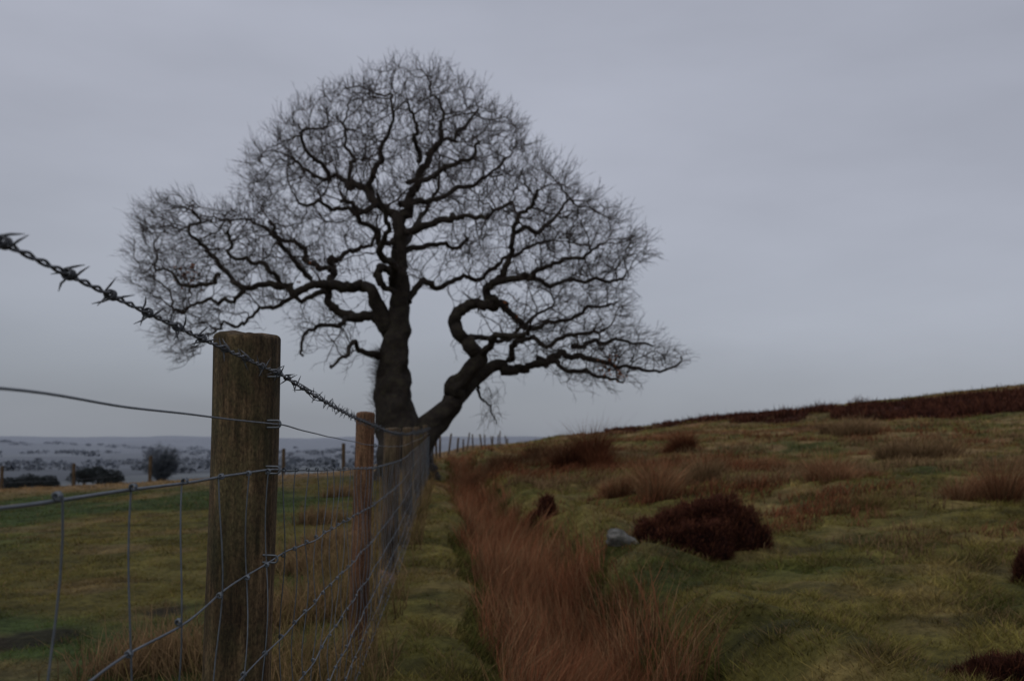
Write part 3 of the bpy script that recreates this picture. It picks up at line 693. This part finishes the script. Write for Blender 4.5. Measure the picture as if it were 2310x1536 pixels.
def twigs(bp,d0,Ln,r0,n=4,j=.23):
    T=len(bp);P=np.zeros((T,n,3));P[:,0]=bp;d=d0
    for k in range(1,n):
        d=unit(d+rng.normal(0,j,(T,3)));P[:,k]=P[:,k-1]+d*(Ln/(n-1))[:,None]
    Rr=np.linspace(1,.35,n)[None]*r0[:,None]
    btubes(Ac,P,Rr,3);return P,d
P1,_=twigs(bp,d0,Ln,np.full(T,.0038),n=5)
for q_ in (1,2,3):
    s_=rng.random(T)<.62;b2=P1[s_,q_];dd=unit(P1[s_,q_+1]-P1[s_,q_]);dd=unit(dd+rng.normal(0,.42,dd.shape)+[0,0,.1])
    twigs(b2,dd,rng.uniform(.07,.22,len(b2)),np.full(len(b2),.0029),n=3)
T=420;vv=rng.uniform(790,930,T)
bp=np.array([W(rng.uniform(850,872),a,TY+rng.uniform(-.25,.25)) for a in vv]);
twigs(bp,unit(rng.normal(0,.5,(T,3))+[-.8,-.2,.5]),rng.uniform(.1,.30,T),np.full(T,.0042))
T=70;bp=np.array([W(a,b,TY+rng.uniform(-.3,.3)) for a,b in zip(rng.uniform(1085,1125,T),rng.uniform(870,945,T))])
twigs(bp,unit(rng.normal(0,.5,(T,3))+[0,0,-.9]),rng.uniform(.15,.4,T),np.full(T,.0042))
tr=Atr.make('trunk',M_bark,org=oo,parent=oak);tr['label']='thick dark forking trunk and twisting limbs'
cw=Ac.make('crown',M_twig,org=oo,parent=oak);cw['label']='leafless crown of fine brown twigs'
A=Acc()
for (u,v,k,sp) in [(428,622,50,.10),(1372,822,30,.1),(1392,845,18,.08),(690,620,8,.1),(1155,690,8,.1)]:
    c0=W(u,v,TY-.3);b=c0+rng.normal(0,sp,(k,3));d=unit(rng.normal(size=(k,3)));s2=unit(np.cross(d,rng.normal(size=(k,3))))
    V=np.stack([b,b+d*.04+s2*.025,b+d*.09,b+d*.04-s2*.025],1).reshape(-1,3);kk=np.arange(k)*4
    A.add(V,q=np.stack([kk,kk+1,kk+2,kk+3],-1))
lf=A.make('leaves',M_leaf,org=oo,parent=oak,smooth=False);lf['label']='few rusty dead leaves still clinging'
# ---------- far trees and hedge bushes ----------
def fartree(u,vtop,Y,wpx,label,mat=M_fartree):
    p=W(u,vtop,Y);gz_=float(terrain(p[0],Y));H=p[2]-gz_;w=wpx*Y/F/2
    e=empty('bare_tree',(p[0],Y,gz_),label,'tree')
    A=Acc();ctube(A,np.array([[0,0,-.2],[.1,0,H*.3],[-.1,.1,H*.6],[0,0,H*.92]]),[.35,.28,.18,.05],7);o=A.make('trunk',mat,org=(0,0,0),parent=e)
    A=Acc();n=260;z0=rng.uniform(H-2.1*w,H-1.1*w,n)
    P=np.zeros((n,5,3));P[:,0,2]=z0;ce=np.array([0,0,H-w*.85])
    dr=unit(rng.normal(size=(n,3)));bump_=.7+.4*vn(dr[:,0]*2+u,dr[:,1]*2+dr[:,2]*2)
    tg=dr*(rng.uniform(.7,1,n)*bump_)[:,None]*[w*1.1,w,w*.9]+ce
    for k in range(1,5): P[:,k]=P[:,0]+(tg-P[:,0])*(k/4)+rng.normal(0,.06*w,(n,3))*(k<4)
    btubes(A,P,np.linspace(.06,.02,5)[None].repeat(n,0),4)
    m=4600;bi=rng.integers(0,n,m);f=rng.integers(1,5,m);b=P[bi,f];d=unit((b-ce)*.4/w+rng.normal(0,.6,(m,3)))
    Q=np.stack([b,b+d*w*.08+rng.normal(0,.03*w,(m,3)),b+d*w*.17],1);btubes(A,Q,np.full((m,3),.015)*Y/170,3)
    A.make('crown',mat,org=(0,0,0),parent=e)
fartree(366,1001,170,88,'hazy bare rounded tree standing in the valley')
def hedge(u,vtop,Y,wpx):
    p=W(u,vtop,Y);gz_=float(terrain(p[0],Y));H=p[2]-gz_;w=wpx*Y/F/2
    A=Acc();n=2200;dr=unit(rng.normal(size=(n,3)));rr=rng.random(n)**.35
    nz=.5+.8*vn(dr[:,0]*2.2+u,dr[:,1]*2.2+dr[:,2]*2+u)
    hw=min(H*.45,w*.55)
    b=dr*rr[:,None]*nz[:,None]*[w*1.2,w*.8,hw]+[0,0,H-hw*.95]
    d=unit(dr+rng.normal(0,.8,(n,3)));s2=unit(np.cross(d,rng.normal(size=(n,3))));k_=.04*w+.03
    V=np.stack([b-s2*k_*.4,b+d*k_*1.8,b+s2*k_*.4,b-d*k_*.6],1).reshape(-1,3);kk=np.arange(n)*4
    A.add(V,q=np.stack([kk,kk+1,kk+2,kk+3],-1));ctube(A,np.array([[0,0,-.2],[.1,0,H*.5],[0,0,H*.9]]),[.18,.14,.06],6)
    o=A.make('hedge_bush',M_bush,smooth=False);o.location=(p[0],Y,gz_);tag(o,'dark windswept hawthorn bush at the field edge','bush','dark bushes along the field edge')
for (u,v,Y,w) in [(30,1074,70,70),(68,1070,75,60),(108,1073,72,60),(190,1058,70,60),(222,1051,72,66),(252,1064,70,56)]:
    hedge(u,v,Y,w)
# woods and hedgerow trees scattered over the valley floor
A=Acc()
for k in range(380):
    if k<240:
        Yw=700*(3800/700)**rng.random();Xw=-rng.uniform(.10,.56)*Yw
        if fbm(Xw/240,Yw/420,35)<.52: continue
        hts=rng.uniform(5,12);wds=hts*rng.uniform(.8,2.4)
    else:
        Yw=[850,1300,1900,2700][k%4]+rng.normal(0,15);Xw=-Yw*rng.uniform(.12,.56);hts=rng.uniform(4,8);wds=hts*rng.uniform(1,3.5)
    zg=float(terrain(Xw,Yw));m=60
    dr=unit(rng.normal(size=(m,3)));b=dr*(rng.random(m)**.4)[:,None]*[wds,wds,hts*.5]+[Xw,Yw,zg+hts*.45]
    d=unit(rng.normal(size=(m,3)));s2=unit(np.cross(d,rng.normal(size=(m,3))));k_=hts*.2
    V=np.stack([b-s2*k_,b+d*k_,b+s2*k_,b-d*k_],1).reshape(-1,3);kk=np.arange(m)*4
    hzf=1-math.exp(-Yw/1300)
    cc=np.array([.055,.064,.070])*(1-hzf)+np.array([.25,.272,.315])*hzf  # woods fade to a haze colour with distance, painted in
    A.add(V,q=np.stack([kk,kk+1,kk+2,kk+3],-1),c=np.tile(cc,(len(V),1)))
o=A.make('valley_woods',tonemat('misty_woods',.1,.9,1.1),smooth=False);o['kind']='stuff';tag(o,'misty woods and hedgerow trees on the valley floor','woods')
# ---------- sky, sun, camera ----------
w=bpy.data.worlds.new('World');S.world=w;w.use_nodes=True;nt=w.node_tree;bg=nt.nodes['Background']
sky=N(nt,'ShaderNodeTexSky',sky_type='NISHITA');sky.sun_disc=False;sky.sun_elevation=math.radians(50);sky.sun_rotation=math.radians(215)
tc=N(nt,'ShaderNodeTexCoord');sx=N(nt,'ShaderNodeSeparateXYZ');nt.links.new(tc.outputs['Generated'],sx.inputs[0])
cr_=N(nt,'ShaderNodeValToRGB');e=cr_.color_ramp.elements
stops=[(0,(.265,.285,.327)),(.03,(.30,.322,.368)),(.12,(.385,.407,.468)),(.26,(.435,.455,.530)),(.45,(.40,.42,.495)),(1,(.35,.37,.44))]
while len(e)<len(stops): e.new(.5)
for i,(p,c) in enumerate(stops): e[i].position=p;e[i].color=(*c,1)
ma=N(nt,'ShaderNodeMath',operation='MULTIPLY_ADD');ma.inputs[1].default_value=.10
nt.links.new(sx.outputs['X'],ma.inputs[0]);nt.links.new(sx.outputs['Z'],ma.inputs[2]);nt.links.new(ma.outputs[0],cr_.inputs[0])
mp=N(nt,'ShaderNodeMapping');mp.inputs['Scale'].default_value=(1.2,1.2,4);mp.inputs['Rotation'].default_value=(0,.25,0)
no=N(nt,'ShaderNodeTexNoise');no.inputs['Scale'].default_value=1.7;no.inputs['Detail'].default_value=5;no.inputs['Roughness'].default_value=.5
nt.links.new(tc.outputs['Generated'],mp.inputs[0]);nt.links.new(mp.outputs[0],no.inputs['Vector'])
mr=N(nt,'ShaderNodeMapRange');mr.inputs[1].default_value=.3;mr.inputs[2].default_value=.7;mr.inputs[3].default_value=.88;mr.inputs[4].default_value=1.09
nt.links.new(no.outputs['Fac'],mr.inputs[0])
sc=N(nt,'ShaderNodeVectorMath',operation='SCALE');nt.links.new(cr_.outputs[0],sc.inputs[0]);nt.links.new(mr.outputs[0],sc.inputs['Scale'])
s2=N(nt,'ShaderNodeVectorMath',operation='SCALE');s2.inputs['Scale'].default_value=.07;nt.links.new(sky.outputs[0],s2.inputs[0])
mx=N(nt,'ShaderNodeMixRGB');mx.inputs[0].default_value=.08;nt.links.new(sc.outputs[0],mx.inputs[1]);nt.links.new(s2.outputs[0],mx.inputs[2])
nt.links.new(mx.outputs[0],bg.inputs[0]);bg.inputs[1].default_value=1.0
sl=bpy.data.lights.new('sun','SUN');sl.energy=.7;sl.angle=math.radians(30);sl.color=(1,.96,.9)
so=bpy.data.objects.new('sun',sl);COL.objects.link(so);so.rotation_euler=(math.radians(40),0,math.radians(-35))
cam=bpy.data.cameras.new('camera');co=bpy.data.objects.new('camera',cam);COL.objects.link(co);S.camera=co
cam.lens=35;cam.sensor_width=36;cam.clip_start=.05;cam.clip_end=20000
co.rotation_euler=(math.radians(90)+PT,0,0)
cam.dof.use_dof=True;cam.dof.focus_distance=1.72;cam.dof.aperture_fstop=8
